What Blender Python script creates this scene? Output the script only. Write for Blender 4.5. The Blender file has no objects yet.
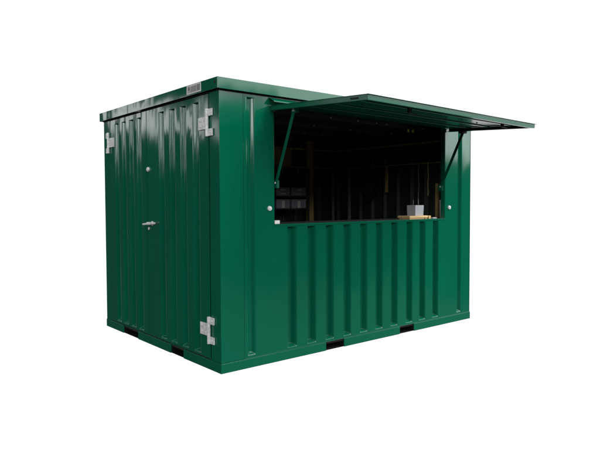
import bpy, bmesh, math, random
from mathutils import Vector, Matrix
random.seed(7)
S = bpy.context.scene
C = S.collection
W, L, H = 2.1, 3.0, 1.99          # door end width, long side, wall height
RAIL = 0.070

# ------------------------------------------------------------------ materials
def mat(name, col, rough=0.4, metal=0.0, spec=0.5, var=0.0, vscale=6.0, bump=0.0, bscale=3.0, stretch=(1,1,1), coat=0.0, rvar=0.0):
    m = bpy.data.materials.new(name); m.use_nodes = True
    nt = m.node_tree; b = nt.nodes['Principled BSDF']
    b.inputs['Base Color'].default_value = (*col, 1)
    b.inputs['Roughness'].default_value = rough
    b.inputs['Metallic'].default_value = metal
    b.inputs['Specular IOR Level'].default_value = spec
    b.inputs['Coat Weight'].default_value = coat
    b.inputs['Coat Roughness'].default_value = 0.06
    tc = nt.nodes.new('ShaderNodeTexCoord'); mp = nt.nodes.new('ShaderNodeMapping')
    mp.inputs['Scale'].default_value = stretch
    nt.links.new(tc.outputs['Object'], mp.inputs['Vector'])
    if var:
        n = nt.nodes.new('ShaderNodeTexNoise'); n.inputs['Scale'].default_value = vscale; n.inputs['Detail'].default_value = 5
        nt.links.new(mp.outputs['Vector'], n.inputs['Vector'])
        r = nt.nodes.new('ShaderNodeMapRange')
        r.inputs['From Min'].default_value = 0.3; r.inputs['From Max'].default_value = 0.7
        r.inputs['To Min'].default_value = 1 - var; r.inputs['To Max'].default_value = 1 + var
        nt.links.new(n.outputs['Fac'], r.inputs['Value'])
        mx = nt.nodes.new('ShaderNodeVectorMath'); mx.operation = 'SCALE'
        mx.inputs[0].default_value = col
        nt.links.new(r.outputs['Result'], mx.inputs['Scale'])
        nt.links.new(mx.outputs['Vector'], b.inputs['Base Color'])
        if rvar:
            r2 = nt.nodes.new('ShaderNodeMapRange')
            r2.inputs['From Min'].default_value = 0.3; r2.inputs['From Max'].default_value = 0.7
            r2.inputs['To Min'].default_value = rough - rvar; r2.inputs['To Max'].default_value = rough + rvar
            nt.links.new(n.outputs['Fac'], r2.inputs['Value']); nt.links.new(r2.outputs['Result'], b.inputs['Roughness'])
    if bump:
        n2 = nt.nodes.new('ShaderNodeTexNoise'); n2.inputs['Scale'].default_value = bscale; n2.inputs['Detail'].default_value = 1.5
        nt.links.new(mp.outputs['Vector'], n2.inputs['Vector'])
        bp = nt.nodes.new('ShaderNodeBump'); bp.inputs['Strength'].default_value = 1.0; bp.inputs['Distance'].default_value = bump
        nt.links.new(n2.outputs['Fac'], bp.inputs['Height']); nt.links.new(bp.outputs['Normal'], b.inputs['Normal'])
    return m

GREEN  = (0.0004, 0.106, 0.057)
M_paint = mat('green_gloss_paint', GREEN, 0.07, 0, 0.42, 0.07, 2.2, 0.014, 2.4, (1, 1, 0.5), coat=0.1, rvar=0.02)
M_door  = mat('green_door_paint', GREEN, 0.07, 0, 0.42, 0.07, 2.2, 0.019, 3.2, (1, 1, 0.4), coat=0.1, rvar=0.02)
M_post  = mat('green_post_paint', GREEN, 0.08, 0, 0.36, 0.05, 2.2, 0.007, 2.0, (1, 1, 0.5), coat=0.1, rvar=0.02)
M_flap  = mat('green_hatch_paint', GREEN, 0.25, 0, 0.3, 0.05, 1.5, 0.003, 1.2, rvar=0.04)
M_zinc  = mat('galvanised_steel', (0.72, 0.735, 0.73), 0.42, 0.15, 0.5, 0.22, 45, 0.0015, 30)
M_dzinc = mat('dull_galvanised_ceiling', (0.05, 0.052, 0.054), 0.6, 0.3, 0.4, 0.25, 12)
M_black = mat('black_rubber', (0.008, 0.008, 0.009), 0.6, 0, 0.3)
M_inner_shade = mat('inner_shade_colour', (0.022, 0.028, 0.026), 0.5, 0, 0.25, 0.3, 5)  # shade inside the kiosk put into the colour, no separate lining
M_timber= mat('raw_timber', (0.38, 0.27, 0.10), 0.75, 0, 0.3, 0.3, 4, 0.002, 20, (6, 6, 1.2))
M_board = mat('pale_pine', (0.62, 0.42, 0.20), 0.6, 0, 0.3, 0.22, 6, 0.001, 30, (1, 9, 9))
M_tub   = mat('brushed_pale_tub', (0.40, 0.42, 0.46), 0.35, 0.15, 0.5, 0.14, 16, 0.001, 20, (1, 1, 0.2))
M_crate = mat('grey_plastic_crate', (0.21, 0.205, 0.20), 0.45, 0, 0.4, 0.2, 14)
M_blue  = mat('blue_grey_plastic_crate', (0.24, 0.24, 0.31), 0.45, 0, 0.4, 0.2, 14)
M_pale  = mat('pale_plastic', (0.55, 0.54, 0.50), 0.5, 0, 0.4, 0.1, 20)
M_yellow= mat('yellow_plastic', (0.62, 0.52, 0.10), 0.5, 0, 0.4, 0.1, 20)
M_white = mat('white_vinyl', (0.74, 0.74, 0.72), 0.4, 0, 0.4, 0.05, 30)
M_grey  = mat('grey_print', (0.22, 0.22, 0.22), 0.5, 0, 0.3, 0.05, 30)
M_lgrey = mat('pale_grey_print', (0.42, 0.41, 0.41), 0.5, 0, 0.3, 0.05, 30)
M_dgrey = mat('dark_print', (0.07, 0.06, 0.07), 0.5, 0, 0.3)
M_ground= mat('white_ground', (0.93, 0.93, 0.93), 0.9, 0, 0.1, 0.02, 3)
M_ply   = mat('dark_plywood_floor', (0.045, 0.03, 0.018), 0.7, 0, 0.3, 0.3, 5)

# ------------------------------------------------------------------ helpers
def thing(name, label, cat, loc, group=None):
    o = bpy.data.objects.new(name, None); C.objects.link(o)
    o.location = loc; o.empty_display_size = 0.2
    o['label'] = label; o['category'] = cat
    if group: o['group'] = group
    return o
def worldloc(o):
    v = Vector((0, 0, 0))
    while o is not None:
        v += o.location; o = o.parent
    return v
def obj(name, bm, m, parent=None, origin=None, label=None, bevel=0.0, seg=2, smooth=True, solid=0.0, inner=None):
    """link a bmesh, given in world coordinates, as one mesh object with its origin at `origin`"""
    bmesh.ops.recalc_face_normals(bm, faces=bm.faces) if not solid else None
    if origin is None:
        cs = [v.co for v in bm.verts]
        origin = Vector([(min(c[i] for c in cs) + max(c[i] for c in cs)) / 2 for i in range(3)])
    origin = Vector(origin)
    for v in bm.verts: v.co -= origin
    me = bpy.data.meshes.new(name); bm.to_mesh(me); bm.free()
    o = bpy.data.objects.new(name, me); C.objects.link(o)
    me.materials.append(m)
    o.location = origin
    if parent is not None:
        o.parent = parent; o.location = origin - worldloc(parent)
    if smooth:
        for p in me.polygons: p.use_smooth = True
        if not solid: me.set_sharp_from_angle(angle=math.radians(35))
    if solid:
        s = o.modifiers.new('thickness', 'SOLIDIFY'); s.thickness = solid; s.offset = -1
        if inner: me.materials.append(inner); s.material_offset = 1
        e_ = o.modifiers.new('crisp_rims', 'EDGE_SPLIT'); e_.split_angle = math.radians(50)
    if bevel:
        b = o.modifiers.new('bevel', 'BEVEL'); b.width = bevel; b.segments = seg; b.limit_method = 'ANGLE'; b.angle_limit = math.radians(40)
        w = o.modifiers.new('wn', 'WEIGHTED_NORMAL'); w.keep_sharp = True
        if smooth and not solid:
            # bevelled edges are rounded, so no sharp marks are needed
            for e in me.edges: e.use_edge_sharp = False
    if label: o['label'] = label
    return o
def tag(o, label, cat, group=None):
    o['label'] = label; o['category'] = cat
    if group: o['group'] = group
    return o
def box(bm, x0, x1, y0, y1, z0, z1):
    v = [bm.verts.new((x, y, z)) for x in (x0, x1) for y in (y0, y1) for z in (z0, z1)]
    for f in ((0,1,3,2), (4,6,7,5), (0,4,5,1), (2,3,7,6), (0,2,6,4), (1,5,7,3)):
        bm.faces.new([v[i] for i in f])
def prism(bm, pts, axis, a0, a1):
    """extrude a polygon of 2D points along an axis"""
    def P(p, a):
        q = [p[0], p[1]]; q.insert(axis, a); return q
    A = [bm.verts.new(P(p, a0)) for p in pts]; B = [bm.verts.new(P(p, a1)) for p in pts]
    n = len(pts)
    bm.faces.new(A); bm.faces.new(B[::-1])
    for i in range(n): bm.faces.new((A[i], B[i], B[(i+1) % n], A[(i+1) % n]))
def cyl(bm, p0, p1, r0, r1=None, n=20):
    p0, p1 = Vector(p0), Vector(p1); r1 = r0 if r1 is None else r1
    d = (p1 - p0).normalized(); a = d.orthogonal().normalized(); b = d.cross(a)
    A, B = [], []
    for i in range(n):
        t = 2*math.pi*i/n; e = a*math.cos(t) + b*math.sin(t)
        A.append(bm.verts.new(p0 + e*r0)); B.append(bm.verts.new(p1 + e*r1))
    bm.faces.new(A[::-1]); bm.faces.new(B)
    for i in range(n): bm.faces.new((A[i], A[(i+1) % n], B[(i+1) % n], B[i]))
def bar(bm, p0, p1, w, t, wdir):
    """flat bar from p0 to p1: w wide along wdir, t thick"""
    p0, p1 = Vector(p0), Vector(p1); d = (p1-p0).normalized()
    a = (Vector(wdir) - d*d.dot(Vector(wdir))).normalized()*w/2; b = d.cross(a).normalized()*t/2
    R = [[bm.verts.new(p + s*a + q*b) for s, q in ((-1,-1), (1,-1), (1,1), (-1,1))] for p in (p0, p1)]
    bm.faces.new(R[0][::-1]); bm.faces.new(R[1])
    for i in range(4): bm.faces.new((R[0][i], R[0][(i+1) % 4], R[1][(i+1) % 4], R[1][i]))
def sstep(t):
    t = max(0.0, min(1.0, t)); return t*t*(3-2*t)
def grooved(bm, u0, u1, z0, z1, grooves, gz0, gz1, depth, side=0.034, top=0.010, bot=0.024, place=None, flip=False):
    """one sheet with pressed-in vertical grooves; place(u, z, depth) -> point"""
    us = {u0, u1}; zs = {z0, z1}
    K = [-0.08, 0, .1, .22, .36, .5, .64, .78, .9, 1, 1.08]
    for a, b in grooves:
        for k in K: us.add(a + side*k); us.add(b - side*k)
    if grooves:
        for k in K: zs.add(gz0 + bot*k); zs.add(gz1 - top*k)
    us = sorted(u for u in us if u0 <= u <= u1); zs = sorted(z for z in zs if z0 <= z <= z1)
    def dep(u, z):
        if not grooves: return 0
        fz = sstep((z-gz0)/bot)*sstep((gz1-z)/top)
        return depth*min(fz, max(min(sstep((u-a)/side), sstep((b-u)/side)) for a, b in grooves))
    g = [[bm.verts.new(place(u, z, dep(u, z))) for z in zs] for u in us]
    for i in range(len(us)-1):
        for j in range(len(zs)-1):
            q = (g[i][j], g[i+1][j], g[i+1][j+1], g[i][j+1])
            bm.faces.new(q[::-1] if flip else q)

# ------------------------------------------------------------------ the kiosk
kiosk = thing('storage_kiosk', 'glossy dark green corrugated steel container kiosk with its serving hatch propped open', 'kiosk', (1.5, 1.05, 0))

# base frame: rails broken by fork pockets, thin top flange, dark floor
fp = [(0.994, 1.198), (1.904, 2.104)]; ep = [(0.545, 0.758), (1.374, 1.691)]
def segs(a, b, gaps):
    out = []; c = a
    for g0, g1 in gaps: out.append((c, g0)); c = g1
    return out + [(c, b)]
rails = []
for a, b in segs(0.0, L, fp):
    rails += [(a, b, -0.004, 0.058), (a, b, W-0.058, W+0.004)]
for a, b in segs(0.0585, W-0.0585, ep):
    rails += [(-0.004, 0.058, a, b), (L-0.058, L+0.004, a, b)]
for q in rails:
    bm = bmesh.new(); box(bm, *(q[0]-0.004 if q[0] == 0.0 else q[0], q[1]+0.004 if q[1] == L else q[1], q[2], q[3]), 0.0, RAIL)
    obj('base_rail', bm, M_paint, kiosk, bevel=0.0025)
def tube(x0, x1, y0, y1, axis):       # fork pocket: a thin steel tube open at its ends
    bm = bmesh.new(); t = 0.003; z0, z1 = 0.0015, RAIL-0.0135
    box(bm, x0, x1, y0, y1, z0, z0+t); box(bm, x0, x1, y0, y1, z1-t, z1)
    if axis == 1: box(bm, x0, x0+t, y0, y1, z0+t, z1-t); box(bm, x1-t, x1, y0, y1, z0+t, z1-t)
    else: box(bm, x0, x1, y0, y0+t, z0+t, z1-t); box(bm, x0, x1, y1-t, y1, z0+t, z1-t)
    obj('fork_pocket', bm, M_black, kiosk, smooth=False)
for a, b in fp: tube(a, b, 0.004, W-0.004, 1)
for a, b in ep: tube(0.004, 0.99, a, b, 0); tube(2.108, L-0.004, a, b, 0)
bm = bmesh.new(); box(bm, 0.01, L-0.01, 0.012, W-0.012, RAIL-0.012, RAIL+0.012)
obj('floor_panel', bm, M_ply, kiosk)
bm = bmesh.new()                      # thin folded flange over the rail, catching light
for a, b in segs(0.0, L, []): box(bm, a, b, -0.003, 0.010, RAIL+0.0005, RAIL+0.0035)
box(bm, -0.003, 0.010, 0.0105, W, RAIL+0.0005, RAIL+0.0035)
obj('base_flange', bm, M_paint, kiosk)

YF = 0.003                            # plane of the front sheet
front = lambda u, z, d: (u, YF+d, z)
bm = bmesh.new()
gm = [0.642, 0.842, 1.036, 1.235, 1.432, 1.627, 1.828, 2.036, 2.226, 2.426]
grooved(bm, 0.2022, 0.475, RAIL+0.004, 1.985, [(0.226, 0.304)], 0.088, 1.965, 0.024, place=front)
grooved(bm, 0.475, 2.575, RAIL+0.004, 1.040, [(g-0.042, g+0.052) for g in gm], 0.088, 1.022, 0.046, place=front)
grooved(bm, 2.575, L-0.001, RAIL+0.004, 1.985, [(2.774, 2.852)], 0.088, 1.965, 0.024, place=front)
grooved(bm, 0.475, 2.575, 1.930, 1.985, [], 0, 0, 0, place=front)
obj('front_wall', bm, M_paint, kiosk, solid=0.0015, inner=M_inner_shade)

bm = bmesh.new()                      # back and right-hand end sheets
back = lambda u, z, d: (u, W-0.003-d, z)
g_b = [(0.165+0.2*i, 0.241+0.2*i) for i in range(14)]
grooved(bm, 0.001, L-0.055, RAIL+0.004, 1.985, g_b, 0.088, 1.965, 0.026, place=lambda u, z, d: (L-u, W-0.003-d, z))
obj('back_wall', bm, M_paint, kiosk, solid=0.0015, inner=M_inner_shade)
bm = bmesh.new()
grooved(bm, 0.0, W, RAIL+0.004, 1.985, [(0.13+0.2*i, 0.206+0.2*i) for i in range(10)], 0.088, 1.965, 0.026, place=lambda u, z, d: (L-0.003-d, u, z))
obj('end_wall', bm, M_paint, kiosk, solid=0.0015, inner=M_inner_shade)

bm = bmesh.new()                      # near corner post, an L with a folded edge on the front
prism(bm, [(0.0, 0.0), (0.199, 0.0), (0.199, 0.004), (0.194, 0.012), (0.190, 0.004), (0.05, 0.004), (0.05, 0.05), (0.004, 0.05), (0.004, 0.134), (0.0, 0.134)], 2, RAIL+0.004, 1.985)
obj('corner_post', bm, M_post, kiosk, bevel=0.004, seg=3)
bm = bmesh.new()
prism(bm, [(0.0, 1.966), (0.004, 1.966), (0.004, 2.05), (0.05, 2.05), (0.05, W), (0.0, W)], 2, RAIL+0.004, 1.985)
obj('corner_post', bm, M_post, kiosk, bevel=0.004, seg=3)

# doors
def leaf(a, b, gs, name):
    bm = bmesh.new()
    grooved(bm, a, b, 0.082, 1.980, gs, 0.094, 1.942, 0.026, side=0.030, flip=True, place=lambda u, z, d: (-0.002+d, u, z))
    return obj(name, bm, M_door, kiosk, solid=0.0015, inner=M_inner_shade)
door_r = leaf(0.139, 1.163, [(0.276, 0.372), (0.465, 0.561), (0.645, 0.741), (0.828, 0.926)], 'door')
door_l = leaf(1.167, 1.962, [(1.254, 1.352), (1.412, 1.506), (1.577, 1.669), (1.740, 1.834)], 'door')
bm = bmesh.new(); box(bm, 0.036, 0.040, 0.13, 1.97, 0.078, 1.984)
obj('door_seal', bm, M_black, kiosk, smooth=False)
bm = bmesh.new(); box(bm, -0.0045, -0.0022, 1.150, 1.160, 0.084, 1.978)
obj('cover_strip', bm, M_door, door_r)

def hinge(door, yseam, zc, out):
    """strap hinge: split plate on the post, leaf on the door (out = +1 towards larger y is the door side)"""
    bm = bmesh.new(); s = out
    def yb(a, b): return (min(yseam+s*a, yseam+s*b), max(yseam+s*a, yseam+s*b))
    x0, x1 = -0.013, -0.003
    for za, zb in ((0.045, 0.096), (-0.096, -0.045)):
        box(bm, x0, x1, *yb(-0.062, -0.008), zc+za, zc+zb)
    box(bm, x0, x1, *yb(0.014, 0.130), zc-0.044, zc+0.044)
    cyl(bm, (-0.014, yseam+s*0.003, zc-0.098), (-0.014, yseam+s*0.003, zc+0.098), 0.0125, n=14)
    o = obj('hinge', bm, M_zinc, door, bevel=0.002)
    bm = bmesh.new()
    for y, z in ((-0.036, 0.07), (-0.036, -0.07), (0.045, 0.02), (0.045, -0.02), (0.10, 0.02), (0.10, -0.02)):
        cyl(bm, (-0.013, yseam+s*y, zc+z), (-0.0175, yseam+s*y, zc+z), 0.009, 0.007, n=10)
    return o, bm
for d, ys, zc, s in ((door_r, 0.139, 1.775, 1), (door_r, 0.139, 0.290, 1), (door_l, 1.964, 1.775, -1)):
    h, rb = hinge(d, ys, zc, s)
    # rivet heads belong to the hinge plate itself
    me2 = bpy.data.meshes.new('rivets')
    bmh = bmesh.new(); bmh.from_mesh(h.data)
    off = worldloc(h)
    for v in rb.verts: v.co -= off
    rb.to_mesh(me2); rb.free(); bmh.from_mesh(me2); bmh.to_mesh(h.data); bmh.free()
    bpy.data.meshes.remove(me2)
    for p in h.data.polygons: p.use_smooth = False

bm = bmesh.new()                      # T handle
cyl(bm, (-0.004, 1.050, 1.035), (-0.012, 1.050, 1.035), 0.019, n=24)
cyl(bm, (-0.010, 1.050, 1.035), (-0.037, 1.050, 1.035), 0.011, 0.009, n=16)
cyl(bm, (-0.040, 1.161, 1.026), (-0.040, 0.940, 1.040), 0.008, 0.008, n=14)
cyl(bm, (-0.040, 1.075, 1.034), (-0.040, 1.020, 1.037), 0.013, 0.013, n=16)
obj('handle', bm, M_zinc, door_r, bevel=0.0015)
bm = bmesh.new()
cyl(bm, (-0.004, 1.120, 0.990), (-0.010, 1.120, 0.990), 0.014, 0.012, n=20)
obj('keyhole', bm, M_zinc, door_r, bevel=0.0015)
bm = bmesh.new()
cyl(bm, (-0.003, 1.116, 1.488), (-0.016, 1.116, 1.488), 0.021, 0.018, n=24)
cyl(bm, (-0.015, 1.116, 1.488), (-0.021, 1.116, 1.488), 0.012, 0.010, n=16)
obj('lock', bm, M_zinc, door_r, bevel=0.0015)

# roof: shallow pan with fascia all round and a slightly raised ribbed deck
o_, zt, zb = 0.030, 2.071, 1.993
t = 0.003
for q in ((-o_, L+o_, -o_, -o_+t), (-o_, L+o_, W+o_-t, W+o_), (-o_, -o_+t, -o_+t+0.0005, W+o_-t-0.0005), (L+o_-t, L+o_, -o_+t+0.0005, W+o_-t-0.0005)):
    bm = bmesh.new(); box(bm, *q, zb, zt)
    obj('fascia', bm, M_paint, kiosk, bevel=0.0012)
bm = bmesh.new()
box(bm, -o_+t+0.0005, L+o_-t-0.0005, -o_+t+0.0005, W+o_-t-0.0005, zt-0.012, zt-0.003)
x = 0.10
while x < L-0.12:
    prism(bm, [(x, zt-0.0025), (x+0.015, zt+0.004), (x+0.06, zt+0.004), (x+0.075, zt-0.0025)], 1, 0.03, W-0.03); x += 0.2
roof = obj('roof', bm, M_paint, kiosk, smooth=False)
bm = bmesh.new(); box(bm, -0.004, L+0.004, -0.004, W+0.004, 1.986, 1.9925)
bm2 = bm
obj('top_plate', bm2, M_black, kiosk, smooth=False)
bm = bmesh.new(); cyl(bm, (-0.0305, 0.006, 2.040), (-0.036, 0.006, 2.040), 0.010, 0.008, n=12)
obj('bolt', bm, M_black, kiosk)
# rating sticker on the end fascia: grey picture, small print rows, grey panel
bm = bmesh.new(); box(bm, -0.0322, -0.0303, 0.190, 0.395, 2.003, 2.066)
stick = obj('sticker', bm, M_white, kiosk, smooth=False, label='white rating sticker with grey print')
bm = bmesh.new(); box(bm, -0.0332, -0.0324, 0.199, 0.383, 2.011, 2.059)
obj('printed_field', bm, M_lgrey, stick, smooth=False)
bm = bmesh.new(); box(bm, -0.0342, -0.0334, 0.200, 0.240, 2.014, 2.058)
obj('grey_panel', bm, M_grey, stick, smooth=False)
bm = bmesh.new()
prism(bm, [(0.350, 2.030), (0.368, 2.030), (0.364, 2.046), (0.361, 2.055), (0.355, 2.055), (0.353, 2.046)], 0, -0.0342, -0.0334)
obj('printed_mark', bm, M_dgrey, stick, smooth=False)
bm = bmesh.new()
for i in range(5):
    z = 2.016 + 0.008*i; y0 = 0.252 + 0.01*random.random()
    box(bm, -0.0342, -0.0334, y0, 0.335 - 0.015*random.random(), z, z+0.0035)
obj('small_print', bm, M_grey, stick, smooth=False)

# frame of the serving opening, sill and counter
for q in ((0.4765, 0.4805, 1.045, 1.928), (2.5695, 2.5735, 1.045, 1.928), (0.4765, 2.5735, 1.9285, 1.9325)):
    bm = bmesh.new(); box(bm, q[0], q[1], 0.006, 0.05, q[2], q[3])
    obj('opening_frame', bm, M_paint, kiosk, bevel=0.001)
bm = bmesh.new()
prism(bm, [(-0.001, 1.030), (0.0015, 1.030), (0.0015, 1.041), (0.055, 1.041), (0.055, 1.044), (-0.001, 1.044)], 0, 0.477, 2.573)
obj('sill', bm, M_paint, kiosk, bevel=0.001)
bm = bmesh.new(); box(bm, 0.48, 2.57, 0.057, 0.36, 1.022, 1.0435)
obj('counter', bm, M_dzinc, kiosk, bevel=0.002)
bm = bmesh.new(); box(bm, 0.482, 0.530, 0.004, 0.034, 1.0445, 1.072); 
obj('stop_block', bm, M_white, kiosk, bevel=0.003)
for x, z in ((0.430, 1.163), (2.640, 1.150)):
    bm = bmesh.new()
    cyl(bm, (x, YF-0.001, z), (x, YF-0.012, z), 0.0195, 0.017, n=24)
    cyl(bm, (x, YF-0.011, z), (x, YF-0.017, z), 0.010, 0.008, n=16)
    box(bm, x-0.003, x+0.003, YF-0.019, YF-0.016, z-0.008, z+0.008)
    obj('round_lock', bm, M_zinc, kiosk, bevel=0.001)

# hinge flashing under the roof, over the hatch
bm = bmesh.new()
prism(bm, [(0.0, 1.978), (0.0, 1.981), (-0.060, 1.951), (-0.062, 1.943), (-0.0595, 1.9425), (-0.058, 1.949)], 0, 0.430, 2.640)
obj('hatch_flashing', bm, M_paint, kiosk)

# serving hatch, propped open: local frame (u along the wall, v outwards, w up)
U0, U1 = 0.440, 2.612; VL = 0.937
HZ, SL = 1.923, math.radians(3.2)
def hp(u, v, w):
    skew = 0.032*(2*(u-U0)/(U1-U0)-1)                  # sheet hangs a touch out of square
    vv = v*(1 - skew*1.6)
    return Vector((u, -0.008 - vv*math.cos(SL) + w*math.sin(SL)*-1, HZ - vv*math.sin(SL) + w*math.cos(SL)))
def hbox(bm, u0, u1, v0, v1, w0, w1):
    v = [bm.verts.new(hp(a, b, c)) for a in (u0, u1) for b in (v0, v1) for c in (w0, w1)]
    for f in ((0,1,3,2), (4,6,7,5), (0,4,5,1), (2,3,7,6), (0,2,6,4), (1,5,7,3)):
        bm.faces.new([v[i] for i in f])
bm = bmesh.new()
hbox(bm, U0-0.004, U1+0.022, 0.0, VL+0.008, -0.003, 0.0)
hatch = obj('serving_hatch', bm, M_flap, kiosk, bevel=0.0008)
bm = bmesh.new()
hbox(bm, U0, U0+0.003, 0.004, VL-0.004, -0.036, -0.0035)
hbox(bm, U1-0.003, U1, 0.004, VL-0.004, -0.036, -0.0035)
hbox(bm, U0, U1, VL-0.0035, VL, -0.036, -0.0035)
hbox(bm, U0+0.0035, U1-0.0035, VL-0.03, VL-0.004, -0.036, -0.033)
hbox(bm, U0+0.0035, U0+0.03, 0.004, VL-0.031, -0.036, -0.033)
hbox(bm, U1-0.03, U1-0.0035, 0.004, VL-0.031, -0.036, -0.033)
obj('hatch_frame', bm, M_flap, hatch, bevel=0.0008)
for v in (0.22, 0.46, 0.70):
    bm = bmesh.new()
    hbox(bm, U0+0.034, U1-0.034, v, v+0.040, -0.013, -0.0035)
    obj('stiffener', bm, M_flap, hatch, bevel=0.004)
bm = bmesh.new(); hbox(bm, U0-0.0008, U0+0.001, 0.795, 0.862, -0.026, -0.014)
obj('slot', bm, M_black, hatch, smooth=False)
for u, v in ((U0+0.62, 0.78), (U1-0.35, 0.82)):
    bm = bmesh.new()
    hbox(bm, u-0.014, u+0.014, v-0.010, v+0.010, -0.045, -0.004)
    hbox(bm, u-0.008, u+0.085, v-0.006, v+0.006, -0.052, -0.045)
    obj('latch', bm, M_dzinc, hatch, bevel=0.001)
for u in (U0+0.35, U0+0.85, U0+1.35, U0+1.8):
    bm = bmesh.new(); p = hp(u, 0.58, -0.0035); cyl(bm, p, p+Vector((0, 0, -0.006)), 0.008, 0.006, n=10)
    obj('rivet', bm, M_dzinc, hatch)
# stays
for x, yb in ((0.494, 0.004), (2.556, 0.040)):
    bm = bmesh.new()
    p0 = Vector((x, yb, 1.350)); p1 = Vector((x, -0.215, 1.872))
    bar(bm, p0, p1, 0.030, 0.004, (0, 1, 0.4))
    d = Vector((0.011, 0, 0)); bar(bm, p0+d+Vector((0, 0.012, 0.004)), p1+d+Vector((0, 0.012, 0.004)), 0.004, 0.022, (0, 1, 0.4))
    st = obj('stay', bm, M_flap, kiosk, bevel=0.001)
    bm = bmesh.new(); box(bm, x-0.006, x+0.016, yb-0.02, yb+0.03, 1.315, 1.372)
    obj('stay_foot', bm, M_flap, st, bevel=0.002)
    bm = bmesh.new(); box(bm, x-0.004 if x < 1 else x-0.035, x+0.030, -0.235, -0.185, 1.852, 1.886)
    obj('stay_bracket', bm, M_flap if x < 1 else M_black, st, bevel=0.003)
    bm = bmesh.new(); cyl(bm, (x-0.003, -0.214, 1.868), (x-0.011, -0.214, 1.868), 0.010, 0.008, n=14)
    obj('pivot_bolt', bm, M_zinc, st)
    bm = bmesh.new(); cyl(bm, (x-0.003, yb+0.002, 1.354), (x-0.010, yb+0.002, 1.354), 0.009, 0.007, n=14)
    obj('pivot_bolt', bm, M_zinc, st)

# inside: ceiling, purlins with bolts, timber rails and posts
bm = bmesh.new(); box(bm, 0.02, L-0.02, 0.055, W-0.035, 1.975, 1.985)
obj('ceiling', bm, M_inner_shade, kiosk)
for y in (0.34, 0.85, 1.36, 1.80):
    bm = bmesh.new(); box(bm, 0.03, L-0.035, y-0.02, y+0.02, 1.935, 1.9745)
    pu = obj('purlin', bm, M_inner_shade, kiosk, bevel=0.003)
    x = 0.25
    while x < L-0.1:
        xx = x + random.uniform(-.09, .09); bm = bmesh.new()
        cyl(bm, (xx, y-0.0205, 1.952), (xx, y-0.028, 1.952), 0.007, 0.005, n=8); x += 0.27
        obj('bolt', bm, M_pale if random.random() < 0.6 else M_dzinc, pu)
bm = bmesh.new(); box(bm, 0.05, L-0.03, W-0.075, W-0.035, 1.845, 1.870)
obj('timber_rail', bm, M_timber, kiosk, bevel=0.002)
bm = bmesh.new(); box(bm, 0.05, L-0.03, W-0.09, W-0.035, 1.628, 1.642)
obj('timber_rail', bm, M_timber, kiosk, bevel=0.002)
for x in (1.40, 2.493):
    bm = bmesh.new(); box(bm, x, x+0.10, W-0.12, W-0.092, 0.085, 1.9745)
    obj('timber_post', bm, M_timber, kiosk, bevel=0.003)
bm = bmesh.new(); box(bm, 1.62, 2.28, W-0.072, W-0.045, 1.6425, 1.8445)
obj('plywood_panel', bm, M_timber, kiosk, bevel=0.001)
for x in (2.12, 2.36):
    bm = bmesh.new(); box(bm, x, x+0.006, W-0.096, W-0.0905, 1.545, 1.640)
    obj('wall_hook', bm, M_zinc, kiosk, bevel=0.001)
bm = bmesh.new(); box(bm, L-0.075, L-0.035, 0.10, W-0.125, 1.838, 1.860)
obj('timber_rail', bm, M_timber, kiosk, bevel=0.002)
bm = bmesh.new(); box(bm, L-0.075, L-0.035, 0.10, W-0.125, 1.618, 1.632)
obj('timber_rail', bm, M_timber, kiosk, bevel=0.002)
for y, w, zb_, zt_ in ((0.330, 0.030, 0.085, 1.40), (1.045, 0.022, 1.315, 1.617)):
    bm = bmesh.new(); box(bm, L-0.110, L-0.077, y, y+w, zb_, zt_)
    obj('timber_batten', bm, M_timber, kiosk, bevel=0.002)
bm = bmesh.new(); box(bm, L-0.10, L-0.077, 0.285, 0.310, 0.085, 1.225)
obj('steel_batten', bm, M_zinc, kiosk, bevel=0.002)
for y in (1.70, 2.00):
    bm = bmesh.new(); box(bm, L-0.062, L-0.037, y, y+0.03, 0.085, 1.617)
    obj('steel_batten', bm, M_crate, kiosk, bevel=0.002)

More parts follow.
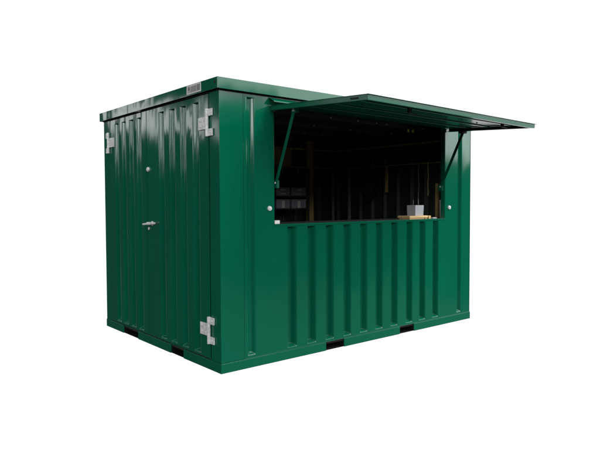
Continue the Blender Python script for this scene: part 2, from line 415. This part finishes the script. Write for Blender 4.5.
# ------------------------------------------------------------------ separate things inside
# shelf rack at the back
rack = thing('shelf_rack', 'dark shelf rack at the back of the kiosk, behind the left stay', 'shelf', (1.92, 1.85, 0.082))
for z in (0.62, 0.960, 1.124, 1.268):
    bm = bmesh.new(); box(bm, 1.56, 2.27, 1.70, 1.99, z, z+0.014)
    obj('shelf', bm, M_inner_shade, rack, bevel=0.002)
for x in (1.545, 2.271):
    for y in (1.702, 1.965):
        bm = bmesh.new(); box(bm, x, x+0.0145, y, y+0.022, 0.083, 1.60)
        obj('upright', bm, M_dzinc, rack, bevel=0.001)
def crate(x0, x1, y0, y1, z0, z1, m, lab, group, pale):
    cx, cy = (x0+x1)/2, (y0+y1)/2
    t_ = thing('storage_crate', lab, 'crate', (cx, cy, z0), group)
    bm = bmesh.new(); k = 0.012
    box(bm, x0, x1, y0, y0+0.004, z0, z1); box(bm, x0, x1, y1-0.004, y1, z0, z1)
    box(bm, x0, x0+0.004, y0+0.0042, y1-0.0042, z0, z1); box(bm, x1-0.004, x1, y0+0.0042, y1-0.0042, z0, z1)
    box(bm, x0+0.0042, x1-0.0042, y0+0.0042, y1-0.0042, z0, z0+0.004)
    obj('crate_body', bm, m, t_, bevel=0.001)
    bm = bmesh.new(); box(bm, x0-0.004, x1+0.004, y0-0.006, y0-0.0005, z1-0.013, z1+0.001)
    obj('rim', bm, m, t_, bevel=0.001)
    bm = bmesh.new()
    if pale == 'bar': box(bm, cx-0.022, cx+0.022, y0-0.005, y0-0.0007, z0+0.004, z1-0.016)
    else:
        for zz in (z0+0.018, z1-0.030): box(bm, cx-0.035, cx+0.035, y0-0.005, y0-0.0007, zz, zz+0.009)
    obj('crate_label' if pale == 'bar' else 'crate_handle', bm, M_pale if pale != 'bar' else M_pale, t_, smooth=False)
    return t_
G = 'crates on the shelf rack'
crate(1.800, 1.993, 1.71, 1.93, 1.2825, 1.372, M_crate, 'dark grey crate on the upper shelf of the rack, left of its pair', G, 'h')
crate(2.018, 2.235, 1.71, 1.93, 1.2825, 1.372, M_crate, 'dark grey crate on the upper shelf of the rack, next to the post', G, 'h')
crate(1.800, 1.993, 1.71, 1.93, 1.1385, 1.238, M_blue, 'blue grey crate with a pale upright label on the lower shelf, left of its pair', G, 'bar')
crate(2.018, 2.235, 1.71, 1.93, 1.1385, 1.238, M_blue, 'blue grey crate with a pale upright label on the lower shelf, next to the post', G, 'bar')

# board and tub on the counter
bd = thing('wooden_board', 'thick pale wooden board lying on the counter under the grey tub', 'board', (2.26, 0.16, 1.0437))
bm = bmesh.new(); box(bm, 2.120, 2.395, 0.066, 0.215, 1.0550, 1.0745)
obj('board_top', bm, M_board, bd, bevel=0.002)
for x0, x1 in ((2.130, 2.345), (2.362, 2.390)):
    bm = bmesh.new(); box(bm, x0, x1, 0.075, 0.205, 1.0437, 1.0548)
    obj('board_foot', bm, M_board, bd, bevel=0.0015)
bm = bmesh.new(); box(bm, 2.412, 2.442, 0.070, 0.13, 1.0437, 1.072)
tag(obj('wood_block', bm, M_board, None, (2.427, 0.10, 1.0437), bevel=0.002), 'small pale wood block standing beside the right end of the board', 'block')
tub = thing('plastic_tub', 'pale grey square tub standing on the wooden board', 'tub', (2.27, 0.145, 1.0750))
bm = bmesh.new()
def frustum_wall(bm, x0, x1, y0, y1, z0, z1, ins, th):
    def ring(o, z, t): return [bm.verts.new(p) for p in ((x0+o+t, y0+o+t, z), (x1-o-t, y0+o+t, z), (x1-o-t, y1-o-t, z), (x0+o+t, y1-o-t, z))]
    A = ring(ins, z0, 0); B = ring(0, z1, 0); Ci = ring(0, z1, th); D = ring(ins, z0+th, th)
    for P, Q in ((A, B), (B, Ci), (Ci, D)):
        for i in range(4): bm.faces.new((P[i], P[(i+1) % 4], Q[(i+1) % 4], Q[i]))
    bm.faces.new(A[::-1]); bm.faces.new(D)
frustum_wall(bm, 2.225, 2.352, 0.085, 0.190, 1.0750, 1.1740, 0.003, 0.003)
obj('tub_body', bm, M_tub, tub, bevel=0.004, seg=2)
for (x, y, h, lx), lab in zip(((2.262, 0.14, 1.225, 0.004), (2.322, 0.13, 1.232, 0.006)), ('short thin rod standing in the left half of the grey tub', 'taller thin pale rod standing in the right half of the grey tub')):
    bm = bmesh.new(); cyl(bm, (x, y, 1.079), (x+lx, y+0.004, h), 0.0028, 0.0022, n=10)
    tag(obj('thin_rod', bm, M_crate, None, (x, y, 1.079), bevel=0), lab, 'rod', 'rods standing in the tub')
bm = bmesh.new()                      # little clutter by the sill
box(bm, 2.487, 2.545, 0.075, 0.105, 1.0437, 1.054)
tag(obj('metal_clip', bm, M_zinc, None, (2.516, 0.09, 1.0437), bevel=0.003), 'small metal clip lying at the far right end of the counter', 'clip')

# straps hanging on the far end wall
for y, z0, z1, lab in ((0.600, 1.06, 1.60, 'pale thin strap hanging on the inner end wall, straight above the grey tub'),
                       (0.472, 1.27, 1.62, 'short tan strap hanging on the inner end wall, right of the pale strap')):
    bm = bmesh.new()
    n = 14
    for i in range(n):
        za, zb_ = z1-(z1-z0)*i/n, z1-(z1-z0)*(i+1)/n
        ya, yb2 = y+0.003*math.sin(i*0.9), y+0.003*math.sin((i+1)*0.9)
        bar(bm, (L-0.086, ya, za), (L-0.086, yb2, zb_), 0.014, 0.003, (0, 1, 0))
    st = obj('hanging_strap', bm, M_crate if y > .55 else M_timber, None, (L-0.086, y, z1), bevel=0)
    tag(st, lab, 'strap', 'straps hanging on the end wall')
    bm = bmesh.new(); cyl(bm, (L-0.078, y, z1+0.006), (L-0.094, y, z1+0.006), 0.005, n=10)
    obj('hook', bm, M_zinc, st)
bm = bmesh.new()                      # dark cable coil on the end wall
R_, r_, nn = 0.15, 0.012, 40
for c in range(3):
    rows = []
    for i in range(nn):
        t_ = 2*math.pi*i/nn; rr = R_ - 0.012*c + 0.012*math.sin(3*t_+c)
        cen = Vector((L-0.092-0.016*c, 1.34 + rr*math.cos(t_)*0.85, 1.40 + rr*math.sin(t_)*1.15))
        rad = Vector((0, math.cos(t_), math.sin(t_)))
        rows.append([bm.verts.new(cen + r_*(rad*math.cos(q) + Vector((1, 0, 0))*math.sin(q))) for q in [2*math.pi*k/8 for k in range(8)]])
    for i in range(nn):
        for k in range(8): bm.faces.new((rows[i][k], rows[(i+1) % nn][k], rows[(i+1) % nn][(k+1) % 8], rows[i][(k+1) % 8]))
coil = tag(obj('cable_coil', bm, M_black, None, (L-0.1, 1.34, 1.56)), 'dark coiled cable hanging on the inner end wall beside the short batten', 'cable')
bm = bmesh.new(); cyl(bm, (L-0.072, 1.34, 1.545), (L-0.135, 1.34, 1.552), 0.006, n=10)
obj('hook', bm, M_zinc, coil)
for x, y, lab in ((2.40, 0.462, 'small yellow tag hanging from the ceiling, the left one of two'), (2.47, 0.40, 'small yellow tag hanging from the ceiling, the right one of two')):
    y = 0.345
    bm = bmesh.new(); prism(bm, [(x-0.014, 1.905), (x+0.012, 1.900), (x+0.016, 1.922), (x+0.004, 1.9345), (x-0.010, 1.930)], 1, y-0.0245, y-0.0215)
    tag(obj('yellow_tag', bm, M_yellow, None, (x, y-0.023, 1.934)), lab, 'tag', 'yellow tags under the ceiling')

# ------------------------------------------------------------------ ground
bm = bmesh.new()
bm.faces.new([bm.verts.new((x, y, -0.0005)) for x, y in ((0.02, 0.012), (2.98, 0.012), (2.98, 2.08), (0.02, 2.08))])
g = obj('ground', bm, M_ground, None, (1.5, 0.5, 0), smooth=False); g['kind'] = 'structure'

# ------------------------------------------------------------------ camera (solved from the photograph's corners)
f_, cx_, cy_, cz_, yaw, pit, rol = 578.4026, -2.145, -3.4534, 1.2129, 0.6932, -0.0404, -0.0034
cam = bpy.data.cameras.new('camera'); co = bpy.data.objects.new('camera', cam); C.objects.link(co)
fw = Vector((math.cos(pit)*math.sin(yaw), math.cos(pit)*math.cos(yaw), math.sin(pit)))
r = Vector((math.cos(yaw), -math.sin(yaw), 0)); u = r.cross(fw)
r2 = math.cos(rol)*r + math.sin(rol)*u; u2 = -math.sin(rol)*r + math.cos(rol)*u
co.matrix_world = Matrix(((r2.x, u2.x, -fw.x, cx_), (r2.y, u2.y, -fw.y, cy_), (r2.z, u2.z, -fw.z, cz_), (0, 0, 0, 1)))
cam.sensor_width = 36; cam.lens = 36*f_/600; cam.clip_end = 500; cam.clip_start = 0.05
S.camera = co

# ------------------------------------------------------------------ light: white studio-like sky, brighter high up, dim horizon behind the viewer
SUN_TRAVEL_AZ, SUN_EL = math.radians(-46), math.radians(54)
w = bpy.data.worlds.new('World'); S.world = w; w.use_nodes = True
nt = w.node_tree; N = nt.nodes; K = nt.links
bg = N['Background']
tc = N.new('ShaderNodeTexCoord')
sep = N.new('ShaderNodeSeparateXYZ'); K.new(tc.outputs['Generated'], sep.inputs[0])
def math_(op, a, b=None, clamp=False):
    n = N.new('ShaderNodeMath'); n.operation = op; n.use_clamp = clamp
    for i, x in enumerate((a, b)):
        if x is None: continue
        if isinstance(x, (int, float)): n.inputs[i].default_value = x
        else: K.new(x, n.inputs[i])
    return n.outputs[0]
def rng(v, a, b, c=0.0, d=1.0):
    n = N.new('ShaderNodeMapRange'); n.interpolation_type = 'SMOOTHSTEP'; K.new(v, n.inputs['Value'])
    for k_, x in zip(('From Min', 'From Max', 'To Min', 'To Max'), (a, b, c, d)): n.inputs[k_].default_value = x
    return n.outputs[0]
X, Y, Z = sep.outputs
# cosine of the azimuth away from the viewing direction: 1 ahead, -1 behind
hl = math_('SQRT', math_('ADD', math_('MULTIPLY', X, X), math_('MULTIPLY', Y, Y)))
ahead = math_('DIVIDE', math_('ADD', math_('MULTIPLY', X, 0.639), math_('MULTIPLY', Y, 0.769)), math_('MAXIMUM', hl, 1e-4))
white = rng(ahead, math.cos(math.radians(53)), math.cos(math.radians(45)))
def noise(scale, det, rough):
    n = N.new('ShaderNodeTexNoise'); n.inputs['Scale'].default_value = scale; n.inputs['Detail'].default_value = det; n.inputs['Roughness'].default_value = rough
    K.new(tc.outputs['Generated'], n.inputs['Vector']); return n.outputs['Fac']
side = math_('DIVIDE', math_('SUBTRACT', math_('MULTIPLY', X, 0.769), math_('MULTIPLY', Y, 0.639)), math_('MAXIMUM', hl, 1e-4))
right = rng(side, -0.25, 0.25)
# to the right: open bright sky above a ragged skyline
zz = math_('ADD', Z, math_('MULTIPLY', math_('SUBTRACT', noise(7, 4, 0.65), 0.5), 0.10))
zz = math_('ADD', zz, rng(ahead, -0.30, 0.05, -0.068, 0.020))
yard = rng(math_('ADD', Z, math_('MULTIPLY', math_('SUBTRACT', noise(9, 4, 0.65), 0.5), 0.22)), -0.17, -0.14, 0.11, 0.0)
open_sky = math_('ADD', math_('ADD', 0.03, yard), math_('MULTIPLY', rng(zz, 0.085, 0.115), 3.4))
# to the left: dark trees with bright gaps
zl = math_('ADD', Z, math_('MULTIPLY', math_('SUBTRACT', noise(9, 3, 0.6), 0.5), 0.14))
gaps = math_('MULTIPLY', math_('MULTIPLY', rng(math_('SUBTRACT', zl, rng(X, -0.80, -0.50, 0.0, 0.035)), 0.065, 0.080), rng(Z, 0.22, 0.32, 1.0, 0.0)), rng(noise(13, 3, 0.55), 0.53, 0.56))
tree_sky = math_('ADD', 0.03, math_('MULTIPLY', gaps, rng(X, -0.80, -0.50, 8.5, 2.5)))
dim = math_('ADD', math_('MULTIPLY', right, open_sky), math_('MULTIPLY', math_('SUBTRACT', 1.0, right), tree_sky))
high = rng(Z, 0.30, 0.75)
dim2 = math_('ADD', math_('MULTIPLY', dim, math_('SUBTRACT', 1.0, high)), math_('MULTIPLY', high, math_('ADD', 0.35, math_('MULTIPLY', right, 0.75))))
val = math_('ADD', math_('MULTIPLY', white, 1.03), math_('MULTIPLY', math_('SUBTRACT', 1.0, white), dim2))
comb = N.new('ShaderNodeCombineXYZ')
for i in range(3): K.new(val, comb.inputs[i])
K.new(comb.outputs[0], bg.inputs['Color']); bg.inputs['Strength'].default_value = 1.0

sd = bpy.data.lights.new('sun', 'SUN'); sd.energy = 2.2; sd.angle = math.radians(22); sd.color = (1.0, 0.98, 0.95)
so = bpy.data.objects.new('sun', sd); C.objects.link(so)
d = Vector((math.sin(SUN_TRAVEL_AZ)*math.cos(SUN_EL), math.cos(SUN_TRAVEL_AZ)*math.cos(SUN_EL), -math.sin(SUN_EL)))
so.rotation_euler = d.to_track_quat('-Z', 'Y').to_euler(); so.location = (-2, -4, 6)

S.render.engine = 'CYCLES'
S.view_settings.view_transform = 'Standard'; S.view_settings.look = 'None'; S.view_settings.exposure = 0.15; S.view_settings.gamma = 1
S.render.resolution_x, S.render.resolution_y = 1024, 768
